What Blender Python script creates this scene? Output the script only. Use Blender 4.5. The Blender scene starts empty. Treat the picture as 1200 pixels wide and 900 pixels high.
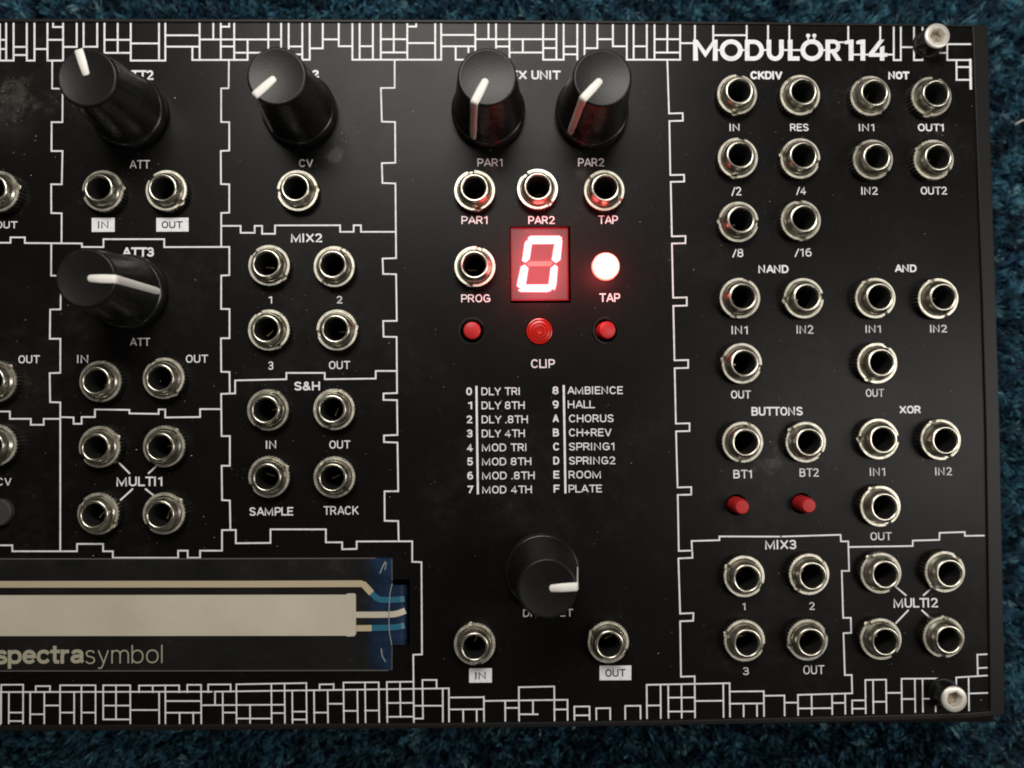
import bpy, bmesh, math, random, os
import numpy as np
from mathutils import Vector, Matrix
random.seed(7)
S = bpy.context.scene
COL = S.collection
MM = 0.001
R = math.radians

# ------------------------------------------------------------------ camera
CAM_H = 0.148
ROT = Matrix.Rotation(R(-0.60108), 3, 'Z') @ Matrix.Rotation(R(-0.99699), 3, 'Y') @ Matrix.Rotation(R(1.80060), 3, 'X')
cd = bpy.data.cameras.new('camera')
cam = bpy.data.objects.new('camera', cd)
COL.objects.link(cam)
cam.matrix_world = Matrix.Translation((0, 0, CAM_H)) @ ROT.to_4x4()
cd.sensor_width = 36.0
cd.lens = 950.0 / 1200.0 * 36.0
cd.clip_start = 0.005
cd.clip_end = 20.0
cd.dof.use_dof = True
cd.dof.focus_distance = 0.1465
cd.dof.aperture_fstop = 14.0
S.camera = cam

# ------------------------------------------------------------------ room light
w = bpy.data.worlds.new('World')
S.world = w
w.use_nodes = True
w.node_tree.nodes['Background'].inputs[0].default_value = (1.0, 0.86, 0.70, 1)
w.node_tree.nodes['Background'].inputs[1].default_value = 0.026


def area_lamp(name, loc, target, sx, sy, watts, col):
    l = bpy.data.lights.new(name, 'AREA')
    l.shape = 'RECTANGLE'
    l.size, l.size_y, l.energy, l.color = sx, sy, watts, col
    o = bpy.data.objects.new(name, l)
    COL.objects.link(o)
    o.location = loc
    o.rotation_euler = (Vector(target) - Vector(loc)).to_track_quat('-Z', 'Y').to_euler()
    return o


area_lamp('ceiling_lamp', (-0.022, 0.168, 0.222), (-0.012, 0.045, 0), 0.16, 0.085, 0.70, (1.0, 0.955, 0.89))
area_lamp('desk_lamp', (0.25, -0.012, 0.23), (0.07, -0.01, 0), 0.08, 0.26, 0.44, (1.0, 0.95, 0.90))

S.view_settings.view_transform = 'Standard'
S.view_settings.look = 'None'
S.view_settings.exposure = 0.0
S.view_settings.gamma = 1.0
S.render.film_transparent = False
S.cycles.use_denoising = True
S.cycles.filter_width = 1.9
S.cycles.max_bounces = 6
S.cycles.sample_clamp_indirect = 4.0


# ------------------------------------------------------------------ helpers
def P(px, py, z=0.0):
    """pixel of the 1200x900 photograph -> point on the horizontal plane at height z (mm)"""
    d = ROT @ Vector((px - 600.0, 450.0 - py, -950.0))
    t = (CAM_H - z * MM) / -d.z
    return Vector((d.x * t, d.y * t, z * MM))


def link_mesh(name, me, mat=None, parent=None, smooth=False, loc=None):
    if mat:
        me.materials.append(mat)
    if smooth:
        me.polygons.foreach_set('use_smooth', [True] * len(me.polygons))
    o = bpy.data.objects.new(name, me)
    COL.objects.link(o)
    if parent:
        o.parent = parent
    if loc is not None:
        o.location = loc
    return o


def from_py(name, vs, fs, mat=None, parent=None, smooth=False, loc=None):
    me = bpy.data.meshes.new(name)
    me.from_pydata([tuple(v) for v in vs], [], fs)
    me.update()
    return link_mesh(name, me, mat, parent, smooth, loc)


def lathe_data(prof, n=48, fn=None):
    """prof in mm (r, z); fn(k, i, r, z)->(r, z) lets a ring vary with angle"""
    vs, fs, rings = [], [], []
    for k, (r, z) in enumerate(prof):
        if r == 0:
            rings.append([len(vs)])
            vs.append((0, 0, z * MM))
            continue
        ids = []
        for i in range(n):
            rr, zz = fn(k, i, r, z) if fn else (r, z)
            a = 2 * math.pi * i / n
            ids.append(len(vs))
            vs.append((rr * MM * math.cos(a), rr * MM * math.sin(a), zz * MM))
        rings.append(ids)
    for a, b in zip(rings, rings[1:]):
        for i in range(n):
            j = (i + 1) % n
            if len(a) == 1:
                fs.append((a[0], b[j], b[i]))
            elif len(b) == 1:
                fs.append((a[i], a[j], b[0]))
            else:
                fs.append((a[i], a[j], b[j], b[i]))
    return vs, fs


def lathe(name, prof, mat, parent=None, n=48, smooth=True, loc=None, fn=None):
    vs, fs = lathe_data(prof, n, fn)
    o = from_py(name, vs, fs, mat, parent, smooth, loc)
    if smooth:
        o.data.set_sharp_from_angle(angle=R(38))
    return o


# ------------------------------------------------------------------ materials
def mat(name, base, rough=0.5, metal=0.0, spec=0.5, coat=0.0, emit=None, emit_s=0.0):
    m = bpy.data.materials.new(name)
    m.use_nodes = True
    b = m.node_tree.nodes['Principled BSDF']
    b.inputs['Base Color'].default_value = (*base, 1)
    b.inputs['Roughness'].default_value = rough
    b.inputs['Metallic'].default_value = metal
    b.inputs['Specular IOR Level'].default_value = spec
    b.inputs['Coat Weight'].default_value = coat
    if emit:
        b.inputs['Emission Color'].default_value = (*emit, 1)
        b.inputs['Emission Strength'].default_value = emit_s
    return m


def N(m, t, **kw):
    n = m.node_tree.nodes.new(t)
    for k, v in kw.items():
        setattr(n, k, v)
    return n


def noise(m, scale, detail=4, rough=0.6, coord='Object'):
    tc = N(m, 'ShaderNodeTexCoord')
    n = N(m, 'ShaderNodeTexNoise')
    n.inputs['Scale'].default_value = scale
    n.inputs['Detail'].default_value = detail
    n.inputs['Roughness'].default_value = rough
    m.node_tree.links.new(tc.outputs[coord], n.inputs['Vector'])
    return n.outputs['Fac']


def ramp(m, fac, stops):
    r = N(m, 'ShaderNodeValToRGB')
    e = r.color_ramp.elements
    while len(e) < len(stops):
        e.new(0.5)
    for x, (p, c) in zip(e, stops):
        x.position = p
        x.color = (*c, 1) if len(c) == 3 else c
    m.node_tree.links.new(fac, r.inputs[0])
    return r.outputs['Color']


def g(v):
    return (v, v, v)


def to(m, out, inp):
    m.node_tree.links.new(out, m.node_tree.nodes['Principled BSDF'].inputs[inp])


def bump(m, fac, strength, dist):
    b = N(m, 'ShaderNodeBump')
    b.inputs['Strength'].default_value = strength
    b.inputs['Distance'].default_value = dist
    m.node_tree.links.new(fac, b.inputs['Height'])
    to(m, b.outputs['Normal'], 'Normal')


# black solder-mask faceplate: satin, faint weave of haze and finger marks
M_PANEL = mat('panel_black', (0.010, 0.0095, 0.009), 0.5, spec=0.15)
f1 = noise(M_PANEL, 28, 6, 0.65)
f2 = noise(M_PANEL, 420, 5, 0.75)
mx = N(M_PANEL, 'ShaderNodeMath', operation='MULTIPLY_ADD')
M_PANEL.node_tree.links.new(f2, mx.inputs[0])
mx.inputs[1].default_value = 0.45
M_PANEL.node_tree.links.new(f1, mx.inputs[2])


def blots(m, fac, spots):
    """add soft paler spots: (x, y, radius, amount) in metres on the plate"""
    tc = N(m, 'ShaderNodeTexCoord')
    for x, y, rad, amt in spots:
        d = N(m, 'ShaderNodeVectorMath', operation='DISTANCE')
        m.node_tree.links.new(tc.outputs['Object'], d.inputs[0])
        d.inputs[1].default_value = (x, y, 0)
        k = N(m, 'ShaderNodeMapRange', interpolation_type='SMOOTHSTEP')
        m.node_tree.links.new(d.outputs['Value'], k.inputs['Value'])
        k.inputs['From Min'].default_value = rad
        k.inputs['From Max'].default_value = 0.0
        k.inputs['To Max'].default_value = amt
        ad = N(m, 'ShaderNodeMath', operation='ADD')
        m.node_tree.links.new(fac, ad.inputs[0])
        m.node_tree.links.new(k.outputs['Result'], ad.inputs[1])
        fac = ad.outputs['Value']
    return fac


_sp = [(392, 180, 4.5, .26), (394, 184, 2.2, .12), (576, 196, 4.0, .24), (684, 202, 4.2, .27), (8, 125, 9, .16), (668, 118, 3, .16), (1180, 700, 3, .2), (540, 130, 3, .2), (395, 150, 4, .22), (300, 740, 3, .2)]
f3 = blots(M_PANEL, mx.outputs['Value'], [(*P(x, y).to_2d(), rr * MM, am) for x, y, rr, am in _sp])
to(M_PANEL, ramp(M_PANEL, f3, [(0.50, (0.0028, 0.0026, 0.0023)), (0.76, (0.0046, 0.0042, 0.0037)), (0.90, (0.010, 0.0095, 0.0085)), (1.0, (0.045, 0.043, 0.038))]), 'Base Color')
to(M_PANEL, ramp(M_PANEL, noise(M_PANEL, 45, 5, 0.7), [(0.3, g(0.33)), (0.7, g(0.40))]), 'Roughness')
bump(M_PANEL, noise(M_PANEL, 2600, 2), 0.25, 0.00003)

M_CASE = mat('case_black', (0.009, 0.0086, 0.0078), 0.48, spec=0.25)
bump(M_CASE, noise(M_CASE, 1800, 3), 0.3, 0.00005)
M_INSIDE = mat('inside_dark', (0.004, 0.004, 0.004), 0.8, spec=0.2)
M_PRINT = mat('white_print', (0.80, 0.81, 0.83), 0.55)
to(M_PRINT, ramp(M_PRINT, noise(M_PRINT, 900, 4), [(0.25, g(0.58)), (0.5, (0.78, 0.79, 0.82))]), 'Base Color')
M_BLACKTXT = mat('black_print', (0.012, 0.012, 0.012), 0.6)

M_NUT = mat('nickel_nut', (0.62, 0.585, 0.47), 0.3, 0.85)
to(M_NUT, ramp(M_NUT, noise(M_NUT, 700, 4), [(0.3, (0.55, 0.52, 0.42)), (0.6, (0.78, 0.755, 0.65))]), 'Base Color')
to(M_NUT, ramp(M_NUT, noise(M_NUT, 1100, 3), [(0.3, g(0.36)), (0.7, g(0.52))]), 'Roughness')
def vary(m, lo, hi):
    """each socket its own tarnish"""
    nt = m.node_tree
    src = nt.nodes['Principled BSDF'].inputs['Base Color'].links[0].from_socket
    oi = N(m, 'ShaderNodeObjectInfo')
    mr = N(m, 'ShaderNodeMapRange')
    nt.links.new(oi.outputs['Random'], mr.inputs['Value'])
    mr.inputs['To Min'].default_value = lo
    mr.inputs['To Max'].default_value = hi
    vm = N(m, 'ShaderNodeVectorMath', operation='SCALE')
    nt.links.new(src, vm.inputs[0])
    nt.links.new(mr.outputs['Result'], vm.inputs['Scale'])
    to(m, vm.outputs[0], 'Base Color')


M_NUTSIDE = mat('shaded_knurl', (0.20, 0.185, 0.15), 0.35, 1.0)  # darker copy of the nut metal, dark reflections put into its colour
M_BUSH = mat('nickel_bushing', (0.68, 0.65, 0.54), 0.30, 1.0)
to(M_BUSH, ramp(M_BUSH, noise(M_BUSH, 600, 4), [(0.3, (0.50, 0.47, 0.38)), (0.65, (0.80, 0.775, 0.67))]), 'Base Color')
vary(M_NUT, 0.72, 1.12)
vary(M_BUSH, 0.78, 1.12)
bump(M_BUSH, noise(M_BUSH, 1300, 3), 0.25, 0.00006)
bump(M_NUT, noise(M_NUT, 1500, 3), 0.3, 0.00006)
M_BRASS = mat('brass_contact', (0.72, 0.60, 0.32), 0.25, 1.0)
M_PLASTIC = mat('socket_plastic', (0.006, 0.006, 0.006), 0.5, spec=0.3)

M_KNOB = mat('knob_rubber', (0.022, 0.0215, 0.020), 0.36, spec=0.24)
to(M_KNOB, ramp(M_KNOB, noise(M_KNOB, 260, 6, 0.7), [(0.3, g(0.006)), (0.62, (0.010, 0.0098, 0.0090)), (0.85, g(0.024))]), 'Base Color')
bump(M_KNOB, noise(M_KNOB, 2200, 3), 0.35, 0.00005)
M_TRIM = mat('trimmer_grey', (0.035, 0.034, 0.031), 0.6)
M_SIDE = mat('knob_side_gloss', (0.008, 0.008, 0.008), 0.22, spec=0.75)
to(M_SIDE, ramp(M_SIDE, noise(M_SIDE, 350, 5), [(0.35, g(0.22)), (0.7, g(0.38))]), 'Roughness')
M_POINT = mat('pointer_white', (0.78, 0.77, 0.72), 0.5)

M_RED = mat('red_button_plastic', (0.42, 0.016, 0.018), 0.42, spec=0.35)
M_REDLED = mat('red_led_plastic', (0.30, 0.013, 0.008), 0.25)
M_WASHER = mat('nylon_washer', (0.006, 0.006, 0.006), 0.35)
M_SCREW = mat('steel_screw', (0.80, 0.77, 0.70), 0.42, 0.6)
M_SOCKET = mat('screw_socket', (0.42, 0.36, 0.27), 0.6, 0.3)
to(M_SOCKET, ramp(M_SOCKET, noise(M_SOCKET, 1500, 4), [(0.35, (0.09, 0.055, 0.035)), (0.62, (0.38, 0.33, 0.25))]), 'Base Color')

M_LIT = mat('lit_red_lens', (0.6, 0.05, 0.05), 0.3, emit=(1.0, 0.13, 0.10), emit_s=20.0)
_tc = N(M_LIT, 'ShaderNodeTexCoord')
_ln = N(M_LIT, 'ShaderNodeVectorMath', operation='LENGTH')
M_LIT.node_tree.links.new(_tc.outputs['Object'], _ln.inputs[0])
_mr = N(M_LIT, 'ShaderNodeMapRange', interpolation_type='SMOOTHSTEP')
M_LIT.node_tree.links.new(_ln.outputs['Value'], _mr.inputs['Value'])
_mr.inputs['From Min'].default_value = 0.0018
_mr.inputs['From Max'].default_value = 0.0026
_mr.inputs['To Min'].default_value = 36.0
_mr.inputs['To Max'].default_value = 2.5
to(M_LIT, _mr.outputs['Result'], 'Emission Strength')
M_SEG = mat('lit_red_segment', (0.6, 0.05, 0.05), 0.3, emit=(1.0, 0.085, 0.095), emit_s=13.0)
M_UNLIT = mat('unlit_segment', (0.30, 0.16, 0.15), 0.4, emit=(1.0, 0.15, 0.14), emit_s=0.2)
M_FACE = mat('display_face', (0.075, 0.06, 0.06), 0.5, spec=0.2, emit=(1.0, 0.07, 0.11), emit_s=0.2)
# the diffuser carries the light of the strokes outwards: strongest near the digit, dim at the corners
_tc = N(M_FACE, 'ShaderNodeTexCoord')
_mp = N(M_FACE, 'ShaderNodeMapping', vector_type='POINT')
_c = P(632, 309, 0)
_mp.inputs['Location'].default_value = (-_c.x * 280, -_c.y * 165, 0)
_mp.inputs['Scale'].default_value = (280, 165, 0)
M_FACE.node_tree.links.new(_tc.outputs['Object'], _mp.inputs[0])
_ln = N(M_FACE, 'ShaderNodeVectorMath', operation='LENGTH')
M_FACE.node_tree.links.new(_mp.outputs[0], _ln.inputs[0])
_mr = N(M_FACE, 'ShaderNodeMapRange', interpolation_type='SMOOTHSTEP')
M_FACE.node_tree.links.new(_ln.outputs['Value'], _mr.inputs['Value'])
_mr.inputs['From Min'].default_value = 0.85
_mr.inputs['From Max'].default_value = 1.65
_mr.inputs['To Min'].default_value = 0.24
_mr.inputs['To Max'].default_value = 0.05
to(M_FACE, _mr.outputs['Result'], 'Emission Strength')
M_FRAME = mat('display_housing', (0.16, 0.008, 0.014), 0.25)  # red reflections of the digit put into the housing colour

M_FILM = mat('film', (0.012, 0.012, 0.011), 0.34, spec=0.35)
_tc = N(M_FILM, 'ShaderNodeTexCoord')
_sx = N(M_FILM, 'ShaderNodeSeparateXYZ')
M_FILM.node_tree.links.new(_tc.outputs['Object'], _sx.inputs[0])
_mr = N(M_FILM, 'ShaderNodeMapRange', interpolation_type='SMOOTHSTEP')
M_FILM.node_tree.links.new(_sx.outputs['X'], _mr.inputs['Value'])
_mr.inputs['From Min'].default_value = P(424, 700).x
_mr.inputs['From Max'].default_value = P(446, 700).x
_mi = N(M_FILM, 'ShaderNodeMix', data_type='RGBA')
M_FILM.node_tree.links.new(_mr.outputs['Result'], _mi.inputs[0])
M_FILM.node_tree.links.new(ramp(M_FILM, noise(M_FILM, 90, 6, 0.75), [(0.35, (0.0075, 0.0075, 0.007)), (0.58, (0.012, 0.012, 0.011)), (0.8, (0.034, 0.034, 0.031))]), _mi.inputs[6])
M_FILM.node_tree.links.new(ramp(M_FILM, noise(M_FILM, 240, 4, 0.6), [(0.35, (0.006, 0.013, 0.030)), (0.7, (0.012, 0.034, 0.075))]), _mi.inputs[7])
to(M_FILM, _mi.outputs[2], 'Base Color')
bump(M_FILM, noise(M_FILM, 110, 3, 0.5), 0.35, 0.0004)
M_NAVY = mat('film_navy', (0.010, 0.022, 0.058), 0.3, spec=0.35)
to(M_NAVY, ramp(M_NAVY, noise(M_NAVY, 240, 4, 0.6), [(0.35, (0.006, 0.013, 0.030)), (0.7, (0.012, 0.034, 0.075))]), 'Base Color')
M_TAN = mat('silver_ink_tan', (0.50, 0.45, 0.36), 0.55)
to(M_TAN, ramp(M_TAN, noise(M_TAN, 70, 5, 0.6), [(0.3, (0.47, 0.42, 0.33)), (0.7, (0.54, 0.50, 0.41))]), 'Base Color')
M_TRACE = mat('tan_trace', (0.46, 0.38, 0.26), 0.5)
M_BLUE = mat('blue_trace', (0.022, 0.125, 0.20), 0.4)
M_LOGO = mat('logo_print', (0.36, 0.34, 0.25), 0.55)
M_CLEAR = mat('clear_edge', (0.10, 0.10, 0.09), 0.3)  # pale colour paints the highlight along the film's rim
M_CREASE = mat('crease_glint', (0.24, 0.27, 0.28), 0.22)  # pale colour paints glints on the crumpled film
M_DUST = mat('dust', (0.50, 0.48, 0.40), 0.9)
M_LINT = mat('lint', (0.75, 0.75, 0.72), 0.8)

M_RUG = mat('carpet_base', (0.006, 0.022, 0.034), 0.95, spec=0.1)
M_PILE = mat('carpet_pile', (0.02, 0.10, 0.16), 0.75, spec=0.25)
at = N(M_PILE, 'ShaderNodeAttribute', attribute_name='tint')
to(M_PILE, at.outputs['Color'], 'Base Color')

# ------------------------------------------------------------------ carpet
RUG_Z = -0.046
rug = from_py('carpet', [(-0.9, -0.9, RUG_Z), (0.9, -0.9, RUG_Z), (0.9, 0.9, RUG_Z), (-0.9, 0.9, RUG_Z)], [(0, 1, 2, 3)], M_RUG)
to(M_RUG, ramp(M_RUG, noise(M_RUG, 500, 3), [(0.35, (0.003, 0.010, 0.018)), (0.7, (0.012, 0.055, 0.085))]), 'Base Color')
rug['kind'] = 'structure'


def carpet_pile():
    rng = np.random.default_rng(5)
    step = 0.00135
    gx, gy = np.meshgrid(np.arange(-0.185, 0.165, step), np.arange(-0.135, 0.135, step))
    x = gx.ravel() + rng.normal(0, step * 0.33, gx.size)
    y = gy.ravel() + rng.normal(0, step * 0.33, gx.size)
    keep = ~((x < 0.083) & (y > -0.052) & (y < 0.066))
    x, y = x[keep], y[keep]
    nt, nb = x.size, 11
    # slow lean of the pile, plus the lean of the tuft and of the fibre
    lean_a = 2.2 * np.sin(x * 70 + 1.3) + 2.0 * np.sin(y * 90 + x * 40)
    lx = np.cos(lean_a) * 0.0003 + rng.normal(0, 0.0006, nt)
    ly = np.sin(lean_a) * 0.0003 + rng.normal(0, 0.0006, nt)
    ht = rng.uniform(0.0028, 0.0048, nt)
    pal = np.array([[0.012, 0.025, 0.038], [0.021, 0.062, 0.096], [0.034, 0.110, 0.158], [0.060, 0.162, 0.215], [0.015, 0.042, 0.085], [0.13, 0.24, 0.28]])
    pick = rng.choice(6, nt, p=[0.25, 0.27, 0.22, 0.10, 0.12, 0.04])
    cl = np.sin(x * 1900 + 3 * np.sin(y * 700)) * np.sin(y * 2100 + 3 * np.sin(x * 800)) + 0.6 * np.sin(x * 310 + 2 * np.sin(y * 260))
    col = pal[pick] * 2.3 * rng.uniform(0.75, 1.25, (nt, 1)) * 0.68 * (1.0 + 0.30 * cl[:, None])
    X = np.repeat(x, nb); Y = np.repeat(y, nb)
    n = X.size
    a = rng.uniform(0, 2 * np.pi, n)
    rr = 0.00035
    bx, by = X + np.cos(a) * rr, Y + np.sin(a) * rr
    tx = np.repeat(lx, nb) + rng.normal(0, 0.00055, n)
    ty = np.repeat(ly, nb) + rng.normal(0, 0.00055, n)
    h = np.repeat(ht, nb) * rng.uniform(0.8, 1.05, n)
    ww = rng.uniform(0.00009, 0.00019, n)
    px, py = -np.sin(a), np.cos(a)
    rows = []
    for t, wk in ((0.0, 1.0), (0.5, 1.1), (0.85, 1.0), (1.0, 0.25)):
        cx = bx + tx * t * t * 1.4
        cy = by + ty * t * t * 1.4
        cz = RUG_Z + h * (t if t < 1 else 0.97)
        tw = a + t * 1.5
        qx, qy = -np.sin(tw) * ww * wk, np.cos(tw) * ww * wk
        rows.append(np.stack([cx - qx, cy - qy, cz], 1))
        rows.append(np.stack([cx + qx, cy + qy, cz], 1))
    V = np.stack(rows, 1)           # n, 8, 3
    base = (np.arange(n) * 8)[:, None]
    F = np.concatenate([base + np.array([0, 1, 3, 2]), base + np.array([2, 3, 5, 4]), base + np.array([4, 5, 7, 6])], 1).reshape(-1, 4)
    me = bpy.data.meshes.new('carpet_pile')
    me.vertices.add(n * 8)
    me.vertices.foreach_set('co', V.astype(np.float32).ravel())
    me.loops.add(F.size)
    me.loops.foreach_set('vertex_index', F.astype(np.int32).ravel())
    me.polygons.add(len(F))
    me.polygons.foreach_set('loop_start', np.arange(0, F.size, 4, dtype=np.int32))
    me.update(calc_edges=True)
    ca = me.color_attributes.new('tint', 'FLOAT_COLOR', 'POINT')
    c = np.repeat(col, nb, 0) * rng.uniform(0.85, 1.15, (n, 1))
    c = np.repeat(c, 8, 0)
    ca.data.foreach_set('color', np.concatenate([c, np.ones((len(c), 1))], 1).astype(np.float32).ravel())
    o = link_mesh('carpet_pile', me, M_PILE)
    o['kind'] = 'stuff'
    o['label'] = 'short teal and navy carpet fibres around the black device'
    o['category'] = 'carpet pile'
    return o


carpet_pile()

# ------------------------------------------------------------------ the device
synth = bpy.data.objects.new('synthesizer', None)
synth.empty_display_size = 0.02
COL.objects.link(synth)
synth.location = (0, 0, 0)
synth['label'] = 'black synthesizer panel with silver sockets, knobs and a glowing red digit, lying on teal carpet'
synth['category'] = 'synthesizer'

# --- case: outer and inner outlines (pixels), inner lip stands 1.2 mm above the faceplate
LIP = 1.2
OUT_T = [(-420, 21.0), (0, 21.4), (300, 22.0), (600, 23.0), (900, 25.5), (1157, 29.3)]
OUT_R = [(1158.5, 60), (1162, 200), (1167, 350), (1171.5, 500), (1174.5, 650), (1177, 780), (1177.5, 838)]
OUT_B = [(1130, 842.5), (950, 847), (780, 850.5), (500, 854), (0, 857), (-420, 858)]
IN_T = [(-410, 25.6), (0, 25.6), (300, 25.8), (600, 26.6), (900, 28.4), (1139.5, 31.0)]
IN_R = [(1141, 60), (1146, 200), (1151.5, 350), (1155.5, 500), (1158, 650), (1160, 780), (1160.5, 833.5)]
IN_B = [(1130, 836), (950, 840.5), (780, 844.5), (500, 848.2), (0, 850.5), (-410, 851)]
outer, inner = OUT_T + OUT_R + OUT_B, IN_T + IN_R + IN_B


def lip(k):
    a, b = len(OUT_T), len(OUT_T) + len(OUT_R)
    return 0.3 if k < a - 1 else (0.4 if k < b - 1 else 0.35)


def case():
    n = len(outer)
    O = [P(x, y, lip(k)) for k, (x, y) in enumerate(outer)]
    I = [P(x, y, lip(k)) for k, (x, y) in enumerate(inner)]
    bm = bmesh.new()
    rings = []

    def ring(pts, z=None):
        ids = []
        for p in pts:
            q = p.copy()
            if z is not None:
                q.z = z * MM
            ids.append(bm.verts.new(q))
        rings.append(ids)
    ring(O, -45.6)
    ring(O)
    ring(I)
    ring(I, -45.0)
    for a, b in zip(rings, rings[1:]):
        for i in range(n):
            j = (i + 1) % n
            bm.faces.new((a[i], a[j], b[j], b[i]))
    bm.faces.new(rings[0])
    bmesh.ops.recalc_face_normals(bm, faces=bm.faces)
    s1, s2 = set(rings[1]), set(rings[2])
    es = [e for e in bm.edges if all(v in s1 for v in e.verts) or all(v in s2 for v in e.verts)]
    bmesh.ops.bevel(bm, geom=es, offset=0.00018, segments=2, affect='EDGES', profile=0.6)
    me = bpy.data.meshes.new('case')
    bm.to_mesh(me)
    bm.free()
    return link_mesh('case', me, M_CASE, synth)


case()
from_py('circuit_board', [P(-405, 20, -9), P(1150, 30, -9), P(1165, 846, -9), P(-405, 858, -9)], [(0, 1, 2, 3)], M_INSIDE, synth)

# ------------------------------------------------------------------ where things stand (photo pixels)
NZ, BZ = 1.9, 3.65        # nut top, bushing top (mm)
# nut centre x, y, angle of the two slots
JACKS = [
    (863.6, 110.4, 262), (937.5, 111.0, 130), (1020.3, 112.1, 125), (1091.9, 113.2, 75),
    (864.6, 184.6, 78), (937.8, 185.2, 165), (1023, 186.8, 135), (1094.3, 187, 140),
    (865.4, 259.6, 175), (938.5, 258.2, 95),
    (867.3, 349.2, 250), (941.7, 349.6, 185), (1026, 349.2, 120), (1099.7, 349.4, 110),
    (869.2, 426, 165), (1028, 425.3, 60),
    (870.8, 518, 75), (944.3, 517.8, 140), (1030, 514.6, 180), (1102.5, 515.6, 112),
    (1031.7, 593, 115), (1032.6, 671.2, 125), (1107.3, 670, 50), (1032.8, 749, 130), (1106.5, 746.7, 85),
    (872.2, 675.8, 150), (948, 673, 48), (872.7, 751, 160), (946.3, 749.8, 20),
    (556.2, 223, 280), (630, 221.6, 130), (708, 222.8, 145), (556.1, 312.3, 75), (556.2, 755.2, 100), (712.8, 752.8, 150),
    (348.5, 222.9, 5), (314.9, 310.9, 140), (391.6, 312, 60), (314.6, 386.7, 120), (395, 386.7, 10),
    (313.6, 480.2, 60), (391.1, 479.6, 70), (315.4, 558.9, 30), (391.6, 559.2, 130),
    (120.5, 223.2, 10), (194.8, 223.2, 140), (117.3, 446.8, 85), (191.5, 443.6, 125),
    (116.7, 523.8, 30), (191.8, 523.3, 55), (115, 602, 145), (191.6, 602, 40),
    (-2, 224, 15), (-5, 446.6, 50), (-6, 522, 100),
]
# top-face centre x, y (measured) -> base is found from the knob height; pointer angle
KTOP = 16.5
KNOBS = [
    ('black knob with its white pointer up and slightly left', (101.6, 90.5), 106.5),
    ('black knob with its pointer down left and a pale scuffed side line', (324, 88.8), 222),
    ('black knob, left one over the effects sockets, red light on its side', (571, 90), 243),
    ('black knob, right one over the effects sockets, red light on its side', (706, 91), 227),
    ('black knob with its white pointer to the right, above a socket pair', (100, 326), 358),
    ('black knob near the bottom, its short pointer to the right', (641.5, 690), 3),
]
FX_BTN = [(553.7, 388.9), (709.4, 388.4)]
BT_BTN = [(863, 591.5), (939.5, 590.0)]
CLIP = (632.0, 388.3)
TAP = (709.8, 312.2)
SCREWS = [(1086, 52.5), (1105.0, 811.0)]
WIN = [(597.3, 265.2), (668.3, 265.0), (669.2, 354.8), (598.0, 355.2)]
SLOT = [(461, 679), (480, 679), (480.5, 757), (461, 757)]


# ------------------------------------------------------------------ faceplate with real holes
def faceplate():
    cu = bpy.data.curves.new('plate', 'CURVE')
    cu.dimensions = '2D'
    cu.fill_mode = 'BOTH'

    def spline(pts):
        sp = cu.splines.new('POLY')
        sp.points.add(len(pts) - 1)
        for q, p in zip(sp.points, pts):
            q.co = (p.x * 1000, p.y * 1000, 0, 1)
        sp.use_cyclic_u = True

    def circ(c, r, n=28):
        spline([Vector((c.x + r * MM * math.cos(2 * math.pi * i / n), c.y + r * MM * math.sin(2 * math.pi * i / n), 0)) for i in range(n)])
    pl = [(-409, 25.0), (0, 24.6), (300, 24.8), (600, 25.4), (900, 27.4), (1140.5, 30.2), (1143, 60), (1148, 200), (1153.5, 350), (1157.5, 500), (1160, 650), (1162, 780), (1162.5, 835.5), (1130, 838), (950, 842.2), (780, 846.2), (500, 850), (0, 852), (-409, 852.5)]
    c0 = Vector((-0.03, 0.003, 0))
    spline([P(x, y, 0) - (P(x, y, 0) - c0).normalized() * 0.00002 for x, y in pl])
    for x, y, _ in JACKS:
        circ(P(x, y, NZ), 3.05, 20)
    for x, y in FX_BTN:
        circ(P(x, y), 2.15)
    for x, y in BT_BTN:
        circ(P(x, y), 1.95)
    circ(P(*CLIP), 2.55)
    circ(P(*TAP), 2.62)
    spline([P(x, y) for x, y in WIN])
    spline([P(x, y) for x, y in SLOT])
    cu.extrude = 0.8
    o = bpy.data.objects.new('plate', cu)
    COL.objects.link(o)
    bpy.context.view_layer.update()
    me = bpy.data.meshes.new_from_object(o.evaluated_get(bpy.context.evaluated_depsgraph_get()))
    bpy.data.objects.remove(o)
    me.transform(Matrix.Scale(0.001, 4) @ Matrix.Translation((0, 0, -0.8)))
    me.name = 'faceplate'
    me.materials.clear()
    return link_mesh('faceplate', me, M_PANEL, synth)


plate = faceplate()

# ------------------------------------------------------------------ printed lines
def stroke(vs, fs, a, b, wpx, z):
    """one printed stroke a-b (pixels) of width wpx, on the faceplate at height z mm; square ends"""
    A, B = P(*a), P(*b)
    d = (B - A).normalized()
    n = Vector((-d.y, d.x, 0)) * (wpx * 0.5 * 0.148 / 950)
    e = d * (wpx * 0.5 * 0.148 / 950)
    i = len(vs)
    for q in (A - e - n, B + e - n, B + e + n, A - e + n):
        vs.append((q.x, q.y, z * MM))
    fs.append((i, i + 1, i + 2, i + 3))


def print_lines(name, segs, wpx):
    """segs: (x0,y0,x1,y1). horizontals, verticals and slants lie in layers of their own"""
    vs, fs = [], []
    for s in segs:
        a, b = (s[0], s[1]), (s[2], s[3])
        ww = s[4] if len(s) > 4 else wpx
        horiz = abs(s[2] - s[0]) > abs(s[3] - s[1])
        stroke(vs, fs, a, b, ww, 0.016 if horiz else 0.024)
    return from_py(name, vs, fs, M_PRINT, plate)


def poly(name, pts, wpx=1.8):
    return print_lines(name, [(*a, *b) for a, b in zip(pts, pts[1:])], wpx)


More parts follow.
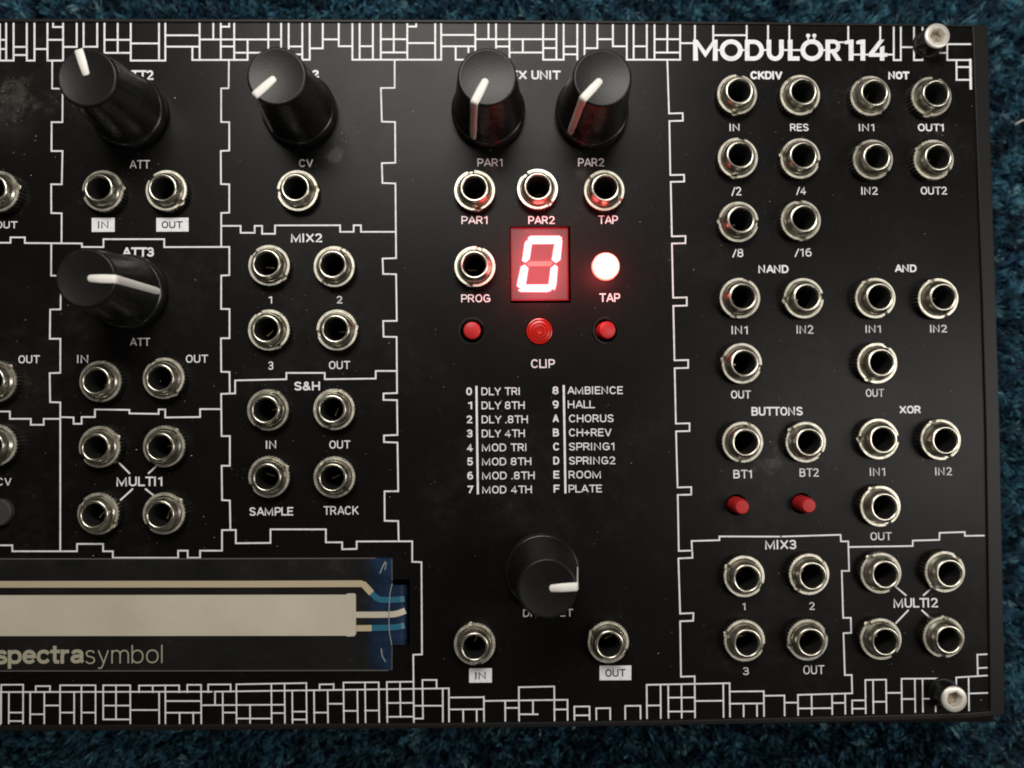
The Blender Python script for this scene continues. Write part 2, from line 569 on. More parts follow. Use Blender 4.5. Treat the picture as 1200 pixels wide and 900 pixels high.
T0 = 27.6
TOPV = [(7.3, 71), (16, 71), (31.5, 71), (40.5, 71), (55.7, 71), (74, 71), (62.3, 31.7), (90, 55), (98, 55), (114, 55), (122.5, 61.8), (138, 61.8), (153.3, 71),
        (186.4, 71), (193.8, 71), (234, 70.4), (250, 46.3), (258.8, 70.3), (268.6, 31.4), (274.5, 70.3), (314.5, 61.7), (329.5, 61.7), (338.3, 57), (354.3, 70), (363, 70),
        (378.3, 56.7), (397, 54.3), (413, 70), (421.5, 70), (437, 70), (446.3, 70), (461.5, 61.6), (477.3, 70), (487.7, 31.2), (510, 70), (517, 70), (557, 70), (572.5, 46),
        (581.3, 56), (597, 67), (636.5, 69.8), (652, 69.8), (660.5, 69.8), (676.5, 69.8), (685, 69.8), (700, 56.4), (718.2, 54.3), (734.5, 70), (742.5, 70), (758, 70),
        (767, 70), (782, 61.7), (797, 70)]
TOPH = [(0, 71, 16, 71), (31.5, 71, 40.5, 71), (0, 46.7, 7.3, 46.7), (0, 57.5, 7.3, 57.5), (16, 55, 31.5, 55), (16, 64.5, 31.5, 64.5), (40.5, 57.5, 55.7, 57.5), (55.7, 71, 74, 71),
        (55.7, 46.7, 74, 46.7), (62.3, 31.7, 74, 31.7), (74, 55, 90, 55), (98, 54.8, 114, 54.8), (122.5, 46.7, 153, 46.7), (122.5, 62, 153, 62), (153.3, 50.9, 186.4, 50.9),
        (153.3, 71, 193.8, 71), (193.8, 41.4, 234, 41.4), (193.8, 54.7, 234, 54.7), (225.5, 70.3, 290.2, 70.2), (234, 46.3, 329.5, 46.3), (259, 31.3, 268.6, 31.3),
        (258.8, 54.5, 274.5, 54.5), (274.5, 61.8, 314.5, 61.8), (338.3, 54.5, 354.3, 54.5), (354.3, 70, 363, 70), (338.3, 63.8, 354.3, 63.8), (363, 56.7, 378.3, 56.7),
        (378.3, 46.2, 397, 46.2), (397, 54.2, 413, 54.2), (413, 70, 517, 70), (421.5, 54.2, 437, 54.2), (446.3, 46, 477.3, 46), (446.3, 61.5, 477.3, 61.5), (477.3, 31.2, 487.7, 31.2),
        (477.3, 50.5, 510, 50.5), (517, 41, 557, 41), (517, 54.3, 557, 54.3), (534, 70, 557, 70), (557, 46, 652, 46), (581.3, 54.5, 597, 54.5), (597, 61.6, 636.5, 61.6),
        (636.5, 70, 660.5, 70), (636.5, 56.4, 652, 56.4), (660.5, 54.5, 676.5, 54.5), (660.5, 63.7, 676.5, 63.7), (685, 56.5, 700, 56.5), (700, 46, 718.2, 46),
        (718.2, 54.3, 734.5, 54.3), (734.5, 70, 797, 70), (742.5, 54.3, 758, 54.3), (767, 46, 797, 46), (767, 61.6, 797, 61.6), (797, 50.6, 813, 50.6), (835.8, 41.3, 875, 41.3)]
segs = [(x, T0 + x * 0.0012, x, y) for x, y in TOPV] + TOPH
segs += [(225.5, 54.7, 225.5, 70.3), (290.2, 46.3, 290.2, 70), (534, 54.3, 534, 70), (549, 54.3, 549, 61), (612.7, 46, 612.7, 61.6)]
print_lines('border_pattern', segs, 2.1)
segs = [(x, 30.6, x, y) for x, y in ((814.3, 47), (835.8, 47), (875, 47), (900, 47), (925, 47), (994, 48), (1031.5, 50))]
segs += [(x, 31.8, x, y) for x, y in ((1047.3, 70.5), (1055.6, 70.5), (1071, 70.5), (1081, 70.5))]
segs += [(842, 58.7, 844, 58.7), (869.5, 58.7, 873.5, 58.7), (893, 58.7, 899, 58.7), (918, 58.7, 923.5, 58.7), (929.5, 58.7, 939, 58.7), (963.5, 58.7, 967.5, 58.7), (983, 49.6, 989, 49.6), (1001, 64, 1008, 64), (1014, 64, 1019, 64), (1039, 64, 1047, 64),
         (1047.3, 70.4, 1055.6, 70.4), (1071, 70.4, 1081, 70.4), (1055.6, 55.3, 1071, 55.3), (1081, 62, 1110, 62), (1110, 52, 1110, 70.4), (1110, 70.4, 1137, 70.4), (1110, 51.8, 1137, 51.8),
         (1137, 70.4, 1137.6, 103.5, 3.0), (1120.7, 70.4, 1121, 93.6), (1120.7, 78.6, 1136, 78.6), (1120.7, 93.6, 1136, 93.6)]
print_lines('border_pattern', segs, 2.1)

BOTV = [  # x, top, bottom
    (1.5, 802.5, 847.5), (27.2, 802.5, 847.5), (10.5, 811, 847.5), (35.5, 811, 847.5), (52, 811, 847.5), (42, 804, 811), (58.7, 804, 811), (70.5, 803, 847.5), (95.5, 803, 847.5), (112, 803, 847.5), (87, 811, 847.5),
    (121, 803, 843), (136, 803, 843), (152.7, 803, 847.5), (163, 803.3, 811), (179, 803.3, 811), (193.8, 803, 847.5), (210, 803, 811), (186.5, 811, 847.5), (210.5, 835, 847.5), (226.5, 835, 847.5), (235.7, 802.5, 847.5),
    (219.5, 802.5, 811), (252, 811, 826), (261, 811, 847.5), (244, 802, 811), (270.3, 802, 810.5), (277, 802, 847), (293, 826, 847), (318, 802, 847), (333.5, 801.5, 847), (359, 800.3, 847), (342.5, 810, 847),
    (368, 809.5, 846.5), (384, 809.5, 846.5), (374.5, 802, 809), (391, 801.5, 808.5), (402.5, 800, 846.5), (418.8, 809, 846.5), (427.8, 800, 846.3), (443.8, 799.5, 846), (453.3, 799.3, 846), (468.8, 799, 840),
    (495, 797, 842), (511.6, 796.8, 806.8), (518.8, 807, 845.5), (526, 806.5, 845.5), (542.8, 831.3, 845.3), (558.6, 831.3, 845), (567, 816.5, 845), (592, 821, 844.5), (608, 805.3, 844.5), (649.5, 804.4, 844), (624.5, 820.7, 837),
    (665, 820, 843.6), (673, 828, 843.4), (690.8, 828, 843.2), (698.7, 830.4, 843), (715, 830, 842.8), (732.6, 827.4, 842.4), (750.5, 827, 842), (757.8, 802.6, 841.6), (774, 802.2, 841.4), (783, 802, 841.2), (798.5, 801.8, 841), (814, 792.4, 840.7),
    (847.5, 801, 840), (855, 800.5, 839.8), (871.3, 824.5, 839.4), (887, 824.5, 839), (895, 810, 839), (919.2, 814.8, 838.2), (935, 814.2, 837.8), (951, 814, 837.3), (975, 813.4, 836.8), (990.3, 813, 836.4),
    (998.5, 820.8, 836), (1014, 796.8, 835.7), (1023, 796.6, 835.5), (1038.3, 796.4, 835), (1056.4, 795.4, 834.6), (1072, 795.3, 834.2), (1081, 795.2, 834), (1096, 795, 833.5), (1105, 795, 800), (1120.5, 794, 802), (1135, 793.6, 832.3)]
BOTH_ = [(1.5, 802.5, 27.2, 802.3), (0, 811, 250, 810.5), (250, 810.5, 526, 806.6), (10.5, 835, 27.2, 835), (10.5, 845, 27.2, 845), (35.5, 837, 52, 837), (42, 804, 58.7, 804), (52, 826.7, 70.5, 826.7), (70.5, 803, 112, 803), (70.5, 835, 87, 835),
         (95.5, 835, 112, 835), (121, 803, 152.7, 803), (121, 826.8, 152.7, 826.8), (121, 843, 152.7, 843), (163, 803.3, 210, 803.1), (152.7, 832, 186.5, 832), (193.8, 821.5, 235.7, 821.5), (193.8, 835.2, 235.7, 835.2),
         (219.5, 802.5, 235.7, 802.5), (235.7, 826.4, 333.5, 825.8), (261, 835, 277, 835), (244, 802.1, 270.3, 802), (277, 801.9, 359, 800.4), (277, 842, 318, 842), (318, 835.6, 333.5, 835.6), (342.5, 833.9, 359, 833.9), (342.5, 843.2, 359, 843.2),
         (368, 835, 384, 835), (384, 824.7, 402.5, 824.7), (374.5, 802, 391, 801.8), (402.5, 799.8, 443.8, 799.5), (402.5, 833, 418.8, 833), (427.8, 832.6, 443.8, 832.6), (453.3, 799.2, 484.6, 798.8), (453.3, 823.8, 484.6, 823.6), (453.3, 840, 484.6, 839.8),
         (484.8, 827, 518.8, 827), (484.8, 842, 495, 842), (495, 796.8, 511.6, 796.8), (526, 817.4, 567, 817), (526, 831.3, 567, 831.1), (567, 821.4, 665, 820), (592, 829.6, 608, 829.5), (608, 805.3, 649.5, 804.4), (608, 837, 630, 837), (649.5, 831.4, 665, 831.3),
         (673, 828, 690.8, 827.8), (673, 838.3, 690.8, 838.2), (698.7, 830, 715, 829.7), (732.6, 827.2, 750.5, 827), (757.8, 802.5, 855, 800.6), (757.8, 826.8, 774, 826.6), (783, 817.5, 814, 817.3), (783, 833.8, 814, 833.6), (814, 821.5, 847.5, 821.1),
         (855, 810.4, 895, 810), (855, 824.6, 895, 824.3), (895, 815.3, 919.2, 815), (919.2, 823.4, 935, 823.3), (935, 814.3, 998.7, 812.4), (935, 830.2, 975, 829.8), (975, 823.8, 990.3, 823.6), (998.5, 820.8, 1014, 820.6), (998.5, 830.5, 1014, 830.3),
         (1014, 796.8, 1038.3, 796.4), (1023, 822.4, 1038.3, 822.2), (1038.3, 812, 1056.4, 811.8), (1056.4, 795.4, 1105, 795), (1056.4, 819.2, 1072, 819), (1081, 818.9, 1096, 818.7), (1120.5, 793.9, 1156.5, 791.6), (1135, 812.7, 1157, 812), (1145.5, 767.2, 1156.3, 766.6), (1145.5, 783, 1156.3, 782.4)]
segs = [(x, a, x + 0.002 * (x - 100) * 0.02 * (b - a), b) for x, a, b in BOTV if x < 500] + [s for s in BOTH_ if s[0] < 500]
print_lines('border_pattern', segs, 1.65)
segs = [(x, a, x + 0.02 * (x / 1000) * (b - a) * 0.6, b) for x, a, b in BOTV if x >= 500] + [s for s in BOTH_ if s[0] >= 500] + [(1145.2, 767, 1145.8, 792)]
print_lines('border_pattern', segs, 1.75)

# the same borders run on to the left, outside the picture
print_lines('border_pattern', [(a - 797, b, c - 797, d) for a, b, c, d in [(x, T0 + x * 0.0012, x, y) for x, y in TOPV] + TOPH if min(a, c) >= 412 and max(a, c) <= 797], 2.0)
print_lines('border_pattern', [(a - 526, b + 3.5, c - 526, d + 3.5) for a, b, c, d in [(x, p_, x, q_) for x, p_, q_ in BOTV] + [h_[:4] for h_ in BOTH_] if min(a, c) >= 150 and max(a, c) <= 526], 1.65)

poly('module_outline', [(61.3, 71), (61.2, 103.8), (73.5, 104), (73.2, 143.2), (60.6, 143.2), (60.4, 177), (73.3, 177), (72.5, 216), (60.1, 216), (60.2, 249.7), (72.3, 250), (72.2, 284.6)])
poly('module_outline', [(60.2, 286), (60.0, 323), (71.6, 323), (71, 362.5), (58.9, 362.7), (58.5, 397), (70.8, 397), (70.7, 436.9), (58.3, 437.3), (58.8, 471.2), (70.7, 471.6), (70.7, 645)])
poly('module_outline', [(-40, 284.5), (12.4, 284.5), (12.4, 278.2), (29.2, 278.2), (29.2, 284.8), (96.1, 285.3), (96.1, 289.4), (121.3, 289.6), (121.3, 280.3), (192.5, 280.3), (192.5, 289.6), (268.6, 289.4)])
poly('module_outline', [(268.3, 71), (268, 103.4), (259.2, 103.6), (259.2, 143), (268.7, 143.2), (268.7, 176.4), (258.8, 177), (259, 215.7), (268.7, 216), (268.7, 249.2), (259.3, 249.6), (259.3, 289)])
poly('module_outline', [(268.8, 290), (268.8, 322.5), (259.3, 323), (259.2, 362), (269, 362.2), (269, 396.3), (259, 396.4), (259.3, 435.6), (269, 436), (269.3, 461)])
poly('module_outline', [(259.3, 461.6), (275.6, 461), (275.6, 445.8), (335.6, 444.4), (335.6, 437), (380.6, 437), (380.6, 444.4), (440.3, 443.6), (440.3, 434.7), (464.8, 434.7)])
poly('module_outline', [(259.2, 462.6), (259.7, 511), (269.4, 511), (269.4, 545.8), (259.8, 545.8), (260.3, 586), (269.4, 586.6), (270, 620)])
poly('module_outline', [(-40, 482.2), (11.7, 482.2), (11.7, 490.8), (36.2, 490.8), (36.2, 497.8), (51.3, 497.8), (51.3, 490.8), (69.6, 490.8)])
poly('module_outline', [(71.8, 488.8), (86.3, 489.2), (86.3, 496.6), (95.7, 496.6), (95.7, 488.7), (111.3, 488.7), (111.3, 479.8), (151.7, 480.3), (151.7, 484.5), (186, 485), (186, 479.8), (193.7, 479.8), (193.7, 489.2), (234.5, 488.7), (234.5, 479.4), (258.4, 479.4)])
poly('module_outline', [(-40, 639), (14.5, 639), (14.5, 646), (90.3, 646), (90.3, 637.4), (120.9, 637.4), (120.9, 646), (132.3, 646), (132.3, 653.7), (208.8, 653.7), (208.8, 645.3), (220, 645.3), (220, 653.7), (234.5, 653.7), (234.5, 645.3), (260.2, 645.3),
                        (260.2, 621.2), (276.4, 621), (276.4, 636.6), (317, 636.2), (317, 620.3), (381.9, 620.3), (381.9, 635.5), (401, 635.5), (401, 643.6), (418, 643.2), (418, 634.5), (483.1, 634.3), (483.1, 658.3), (493.9, 658.8), (494.5, 766.8), (484.3, 767.3), (485, 846)])
poly('module_outline', [(260.5, 264.7), (282, 264.7), (282, 272.8), (298.5, 272.8), (298.5, 264.7), (307.2, 264.7), (307.2, 274), (322.3, 274), (322.3, 264.2), (398.6, 264), (398.6, 271.7), (414.5, 271.7), (414.5, 264), (423, 264), (423, 271.7), (462.8, 271.7)])
poly('module_outline', [(462.5, 71), (462.5, 103), (446.4, 103.2), (447.5, 142.6), (463, 143), (463.3, 190.8), (447.5, 191.2), (448.2, 214.5), (463.4, 215), (464.2, 302.5), (448.4, 303), (449, 321), (464.2, 321.4), (465, 376), (449, 376.2), (449.5, 394.6), (464.8, 394.9),
                        (465.3, 460.6), (449.4, 461.1), (449.4, 468.6), (465.3, 468.9), (465.8, 509.7), (450, 510.3), (450, 518), (465.8, 518.6), (466.7, 575.6), (450.6, 575.8), (450.8, 610.3), (466.7, 610.6), (467.2, 634)])
pts = [(782.0, 71)]
for (xa, ya), (xb, yb) in [((784, 133), (784.4, 141.9)), ((785.5, 205.2), (786, 213.2)), ((787.3, 277), (787.4, 285.4)), ((788.8, 348.9), (789, 358.5)), ((790.4, 422.3), (790.6, 431.5)), ((792, 496.4), (792.2, 505.5)), ((794, 571.2), (794.2, 580))]:
    pts += [(xa, ya), (xa + 16, ya - 0.4), (xb + 15.8, yb - 0.4), (xb, yb)]
pts += [(795.4, 645.6), (811, 645.2), (810.4, 634), (843, 633), (843, 628.6), (915, 628.8), (985, 626.7), (985.4, 634.4), (994, 634.4), (995, 669), (986.4, 669), (988, 724), (997, 724), (997.4, 741.6), (988.4, 742), (990, 791), (998, 791), (998.6, 812)]
poly('module_outline', pts)
poly('module_outline', [(811.2, 646.6), (811.4, 653.6), (795, 654.4), (797, 719), (812.6, 718.4), (812.2, 727.4), (797, 728), (798, 793), (813.6, 792.5)])
poly('module_outline', [(995, 641), (1069.6, 639.8), (1069.6, 633.5), (1100.7, 632.6), (1101, 624.4), (1130.6, 623.4), (1130.6, 628), (1153, 627.6)])
print_lines('connector_line', [(140, 542.8, 151.7, 554.5), (182.7, 546.8, 174.3, 554.5), (155.2, 573.2, 141.2, 586), (170.8, 573.2, 179.7, 580.2)], 1.9)
print_lines('connector_line', [(1049, 687, 1061.4, 697.4), (1093, 688, 1082.4, 697.4), (1064, 715.4, 1050, 730), (1080.6, 715.4, 1089.4, 723.4)], 1.9)
print_lines('list_rule', [(558.3, 453.5, 560, 578), (660.6, 452.5, 662.6, 577)], 2.4)

# ------------------------------------------------------------------ lettering: every letter is drawn as strokes of even width
def arc(cx, cy, rx, ry, a0, a1, n=10, e=2.25):
    out = []
    for k in range(n + 1):
        a = R(a0 + (a1 - a0) * k / n)
        c, s = math.cos(a), math.sin(a)
        out.append((cx + rx * math.copysign(abs(c) ** (2 / e), c), cy + ry * math.copysign(abs(s) ** (2 / e), s)))
    return out


GL = {  # advance, strokes (units of cap height, y up)
    'A': (.66, [[(0, 0), (.31, 1), (.35, 1), (.66, 0)], [(.12, .30), (.54, .30)]]),
    'B': (.54, [[(0, 0), (0, 1), (.26, 1)] + arc(.26, .77, .24, .23, 90, -90, 8) + [(0, .54)], [(.26, .54)] + arc(.28, .27, .26, .27, 90, -90, 8) + [(0, 0)]]),
    'C': (.60, [arc(.30, .5, .30, .5, 38, 322, 20)]),
    'D': (.58, [[(.24, 0), (0, 0), (0, 1), (.24, 1)] + arc(.24, .5, .34, .5, 90, -90, 12)]),
    'E': (.48, [[(.48, 1), (0, 1), (0, 0), (.48, 0)], [(0, .52), (.42, .52)]]),
    'F': (.46, [[(.46, 1), (0, 1), (0, 0)], [(0, .49), (.40, .49)]]),
    'G': (.60, [arc(.30, .5, .30, .5, 42, 300, 18) + [(.60, .14), (.60, .46), (.34, .46)]]),
    'H': (.58, [[(0, 0), (0, 1)], [(.58, 0), (.58, 1)], [(0, .51), (.58, .51)]]),
    'I': (.02, [[(.0, 0), (.0, 1)]]),
    'K': (.56, [[(0, 0), (0, 1)], [(.54, 1), (.02, .40)], [(.18, .58), (.57, 0)]]),
    'L': (.45, [[(0, 1), (0, 0), (.45, 0)]]),
    'M': (.76, [[(0, 0), (0, 1), (.38, .06), (.76, 1), (.76, 0)]]),
    'N': (.58, [[(0, 0), (0, 1), (.58, 0), (.58, 1)]]),
    'O': (.60, [arc(.30, .5, .30, .5, 0, 360, 26)]),
    'P': (.53, [[(0, 0), (0, 1), (.27, 1)] + arc(.27, .71, .26, .29, 90, -90, 8) + [(0, .42)]]),
    'R': (.55, [[(0, 0), (0, 1), (.26, 1)] + arc(.26, .73, .26, .27, 90, -90, 8) + [(0, .46)], [(.29, .46), (.55, 0)]]),
    'S': (.52, [arc(.26, .755, .25, .245, 20, 180, 9) + [(.04, .66), (.14, .56), (.38, .45), (.48, .36)] + arc(.26, .245, .26, .245, 0, -160, 9)]),
    'T': (.58, [[(0, 1), (.58, 1)], [(.29, 1), (.29, 0)]]),
    'U': (.55, [[(0, 1)] + arc(.275, .3, .275, .3, 180, 360, 12) + [(.55, 1)]]),
    'V': (.62, [[(0, 1), (.29, 0), (.33, 0), (.62, 1)]]),
    'W': (.86, [[(0, 1), (.20, 0), (.24, 0), (.42, 1), (.45, 1), (.63, 0), (.67, 0), (.86, 1)]]),
    'X': (.60, [[(0, 1), (.60, 0)], [(.60, 1), (0, 0)]]),
    'Y': (.60, [[(0, 1), (.30, .42), (.60, 1)], [(.30, .42), (.30, 0)]]),
    '&': (.60, [[(.60, 0), (.16, .62)] + arc(.26, .80, .14, .20, 200, -40, 10)[0:] + [(.10, .42)] + arc(.22, .24, .22, .24, 150, 330, 8) + [(.52, .42)]]),
    '+': (.50, [[(0, .45), (.50, .45)], [(.25, .16), (.25, .74)]]),
    '.': (.03, [[(0, 0), (.03, 0)]]),
    '/': (.36, [[(0, -.1), (.36, 1)]]),
    '0': (.50, [arc(.25, .5, .25, .5, 0, 360, 24)]),
    '1': (.24, [[(0, .82), (.24, .96), (.24, 0)]]),
    '2': (.50, [arc(.25, .72, .24, .28, 165, -20, 10) + [(.40, .50), (.02, 0), (.52, 0)]]),
    '3': (.49, [arc(.24, .745, .23, .255, 160, -85, 10) + [(.16, .52)], [(.24, .52)] + arc(.24, .265, .25, .265, 80, -160, 10)]),
    '4': (.56, [[(.56, .25), (0, .25), (.40, 1), (.40, 0)]]),
    '5': (.48, [[(.44, 1), (.08, 1), (.03, .50), (.12, .58)] + arc(.24, .31, .24, .31, 80, -155, 12)]),
    '6': (.50, [[(.40, 1)] + arc(.30, .50, .29, .50, 115, 185, 6) + arc(.25, .31, .24, .31, 185, 540, 18)]),
    '7': (.52, [[(0, 1), (.52, 1), (.15, 0)]]),
    '8': (.50, [arc(.25, .76, .22, .24, 0, 360, 16), arc(.25, .26, .25, .26, 0, 360, 16)]),
    '9': (.50, [[(.12, 0)] + arc(.21, .52, .29, .52, -75, 5, 6) + arc(.25, .69, .25, .31, 5, 360, 18)]),
    # small letters of the strip
    's': (.36, [arc(.18, .41, .17, .14, 20, 180, 8) + [(.06, .32), (.30, .25)] + arc(.18, .13, .18, .14, 20, -160, 8)]),
    'p': (.46, [[(0, .55), (0, -.24)], arc(.23, .275, .23, .275, 178, -178, 20)]),
    'e': (.46, [[(.02, .29), (.45, .29)] + arc(.23, .275, .22, .275, 5, 320, 18)]),
    'c': (.42, [arc(.23, .275, .23, .275, 38, 322, 16)]),
    't': (.28, [[(.12, .74), (.12, .10), (.16, .01), (.28, .0)], [(0, .54), (.27, .54)]]),
    'r': (.26, [[(0, 0), (0, .55)], [(0, .30)] + arc(.20, .33, .19, .21, 170, 75, 6)]),
    'a': (.44, [arc(.22, .40, .19, .15, 160, 0, 8) + [(.41, .06), (.45, 0)], [(.41, .31), (.20, .28)] + arc(.18, .14, .17, .14, 100, 300, 8) + [(.41, .12)]]),
    'y': (.42, [[(0, .55), (.22, .02)], [(.42, .55), (.19, -.12), (.12, -.23), (.02, -.23)]]),
    'm': (.70, [[(0, 0), (0, .55)], [(0, .36)] + arc(.175, .36, .175, .19, 180, 0, 8) + [(.35, 0)], [(.35, .36)] + arc(.525, .36, .175, .19, 180, 0, 8) + [(.70, 0)]]),
    'b': (.46, [[(0, 0), (0, .76)], arc(.23, .275, .23, .275, 178, -178, 20)]),
    'o': (.48, [arc(.24, .275, .24, .275, 0, 360, 22)]),
    'l': (.02, [[(0, 0), (0, .76)]]),
}
LOWER = set('spectraymbol')


def ribbon(pts, hw):
    """mitred ribbon along pts; returns left and right edges"""
    P2 = [pts[0]]
    for p in pts[1:]:
        if math.hypot(p[0] - P2[-1][0], p[1] - P2[-1][1]) > 1e-3:
            P2.append(p)
    closed = len(P2) > 3 and math.hypot(P2[0][0] - P2[-1][0], P2[0][1] - P2[-1][1]) < 0.05
    Lr, Rr = [], []
    n = len(P2)
    for i in range(n):
        a = P2[i - 1] if i > 0 else (P2[-2] if closed else None)
        b = P2[i + 1] if i < n - 1 else (P2[1] if closed else None)
        p = P2[i]

        def nrm(u, v):
            dx, dy = v[0] - u[0], v[1] - u[1]
            L = math.hypot(dx, dy)
            return (-dy / L, dx / L)
        n1 = nrm(a, p) if a else None
        n2 = nrm(p, b) if b else None
        if n1 and n2:
            mx, my = n1[0] + n2[0], n1[1] + n2[1]
            L2 = mx * mx + my * my
            k = min(2.0 / L2, 1.9) if L2 > 1e-6 else 1
            mx, my = mx * k, my * k
        else:
            mx, my = n1 or n2
        Lr.append((p[0] + mx * hw, p[1] + my * hw))
        Rr.append((p[0] - mx * hw, p[1] - my * hw))
    return Lr, Rr


def text(txt, x0, x1, yt, yb, wt=1.3, material=None, z=0.012, name='lettering', parent=None):
    """letters fitted to a box of the photograph; wt = stroke width in pixels"""
    low = txt[-1] in LOWER
    gap = 0.24 if not low else 0.17
    strokes, x = [], 0.0
    for ch in txt:
        if ch == ' ':
            x += 0.36
            continue
        adv, st = GL[ch]
        for s in st:
            strokes.append([(x + px, py) for px, py in s])
        x += adv + (gap * (1.25 if ch in 'I1lMN' else 0.72 if ch in 'ATVYLP/' else 1.0))
    xs = [p[0] for s in strokes for p in s]
    ys = [p[1] for s in strokes for p in s]
    xa, xb = min(xs), max(xs)
    ya, yb_ = (-.24, .76) if low else (0.0, 1.0)
    hw = wt / 2
    sx = ((x1 - x0) - wt) / (xb - xa) if xb - xa > 0.05 else 0
    sy = ((yb - yt) - wt) / (yb_ - ya)
    xc, yc = (x0 + x1) / 2, (yt + yb) / 2
    sh = 0.0035 - 1.9e-5 * (yc - 28)                 # how far printed rows and columns lean here
    sv = -0.006 + 3.6e-5 * (xc - 65)
    vs, fs = [], []
    for k, s in enumerate(strokes):
        q2 = [(x0 + hw + (px - xa) * sx, yb - hw - (py - ya) * sy) for px, py in s]
        if s[0] != s[-1]:                            # square ends on open strokes that end on a box line
            for e, f in ((0, 1), (-1, -2)):
                dx, dy = q2[e][0] - q2[f][0], q2[e][1] - q2[f][1]
                L = math.hypot(dx, dy) or 1
                if abs(dx) < 0.05 * L or abs(dy) < 0.05 * L:
                    ext = hw
                else:
                    ext = hw * 0.5
                q2[e] = (q2[e][0] + dx / L * ext, q2[e][1] + dy / L * ext)
        A, B_ = ribbon(q2, hw)
        i = len(vs)
        for a, b in zip(A, B_):
            for px, py in (a, b):
                q = P(px + sv * (py - yc), py + sh * (px - xc))
                vs.append((q.x, q.y, (z + 0.0012 * (k % 12) + 0.00045 * (len(vs) - i)) * MM))
        for m in range(len(A) - 1):
            fs.append((i + 2 * m, i + 2 * m + 1, i + 2 * m + 3, i + 2 * m + 2))
    return from_py(name, vs, fs, material or M_PRINT, parent or plate)


B = 'B'
def W(w_):
    return 2.25 if w_ == 'B' else 1.02 + w_ * 42 if w_ < .016 else 1.85
TX = [  # text, x0, x1, top, bottom, weight
    ('ATT2', 144, 180, 82.3, 93.7, B), ('ATT', 152, 175.8, 187.7, 197.6, .006), ('ATT3', 143.5, 180.4, 289.9, 300.8, B), ('ATT', 152.4, 176, 396, 405.3, .006), ('CV', 350.5, 366.8, 186.6, 195.8, .008),
    ('2', 366, 373.8, 82, 91, B), ('FX UNIT', 599, 657, 82.6, 93.2, B), ('PAR1', 559.5, 588.8, 185.8, 195, .006), ('PAR2', 677.5, 708, 185.5, 195, .006),
    ('PAR1', 540.8, 571.2, 253.3, 262.5, .008), ('PAR2', 619.2, 650, 253.3, 262.5, .006), ('TAP', 701.2, 724.2, 252.6, 262.4, .006), ('PROG', 540.5, 574.5, 345, 354.2, .006), ('TAP', 702.5, 726.8, 343.8, 353.8, .01), ('CLIP', 622.4, 650.3, 421, 431.2, .01),
    ('OUT', -5, 20.5, 259.4, 267.6, .006), ('OUT', 21.7, 46.7, 416.4, 425.7, .008), ('IN', 90.5, 103.4, 416, 425.5, .008), ('OUT', 218, 243.8, 415.8, 425, .006), ('MULTI1', 136.5, 190.2, 558.6, 569.7, .02), ('CV', -4, 13.4, 560, 569, .004),
    ('MIX2', 341, 377.6, 273.6, 284, .024), ('1', 314.6, 318.8, 347, 355.6, .006), ('2', 394.7, 401.2, 346.9, 355.6, .006), ('3', 314.4, 320.3, 423.6, 433.3, .006), ('OUT', 385.6, 410.3, 423.1, 432.5, .006),
    ('S&H', 345, 375, 447.2, 457.5, .02), ('IN', 311.7, 323.6, 516.2, 525.8, .008), ('OUT', 386, 410.6, 516.2, 525.6, .006), ('SAMPLE', 292.5, 343.6, 594.4, 604.2, .012), ('TRACK', 379.2, 420.3, 593.1, 603.2, .006),
    ('DRY/WET', 613, 671.5, 713.8, 722.6, .006),
    ('CKDIV', 879.4, 916.8, 83.4, 93, B), ('IN', 855, 866.5, 145, 153.6, .006), ('RES', 925.9, 947.4, 145, 153.6, .006), ('NOT', 1040.8, 1065.7, 83.8, 93, B), ('IN1', 1006.6, 1024.3, 145.1, 153.7, .004), ('OUT1', 1075.6, 1105.8, 145, 153.8, .014),
    ('IN2', 1009.4, 1028.4, 219, 228.2, .006), ('OUT2', 1079, 1109.6, 218.8, 228, .008), ('/2', 857, 868.6, 219, 229, .006), ('/4', 933, 944.4, 218.7, 228, .004), ('/8', 858, 871, 291.4, 301.3, .008), ('/16', 931, 951, 291, 300.6, .006),
    ('NAND', 888.6, 924, 310.6, 320, .022), ('AND', 1048.6, 1074, 310, 319, .024), ('IN1', 857.4, 876, 382, 391.6, .006), ('IN2', 933.6, 953, 381.2, 391, .004), ('OUT', 856.6, 880, 457.5, 467, .01),
    ('BUTTONS', 880.6, 940.6, 476.8, 487, .024), ('BT1', 859.4, 881, 550.5, 560.5, .012), ('BT2', 937, 959.4, 548.8, 558.6, .008), ('MIX3', 896.6, 933, 632.7, 643.7, .02),
    ('IN1', 1014.4, 1032, 381, 390, .004), ('IN2', 1090, 1109.6, 380.6, 389.6, .008), ('OUT', 1014.6, 1036, 455.8, 465, .004), ('XOR', 1054, 1079, 475.4, 484.6, .024), ('IN1', 1019.4, 1037, 548.1, 557.6, .004), ('IN2', 1096, 1115.4, 547.5, 557, .006),
    ('OUT', 1020, 1045, 623.7, 633, .006), ('1', 870, 873.5, 706.4, 714.8, .006), ('2', 948.4, 954.6, 705.6, 714.6, .004), ('3', 870.6, 877.4, 781.8, 791, .006), ('OUT', 941.4, 966, 779.6, 790, .006), ('MULTI2', 1047, 1099, 700.8, 712, .016)]
for t in TX:
    text(*t[:5], W(t[5]))
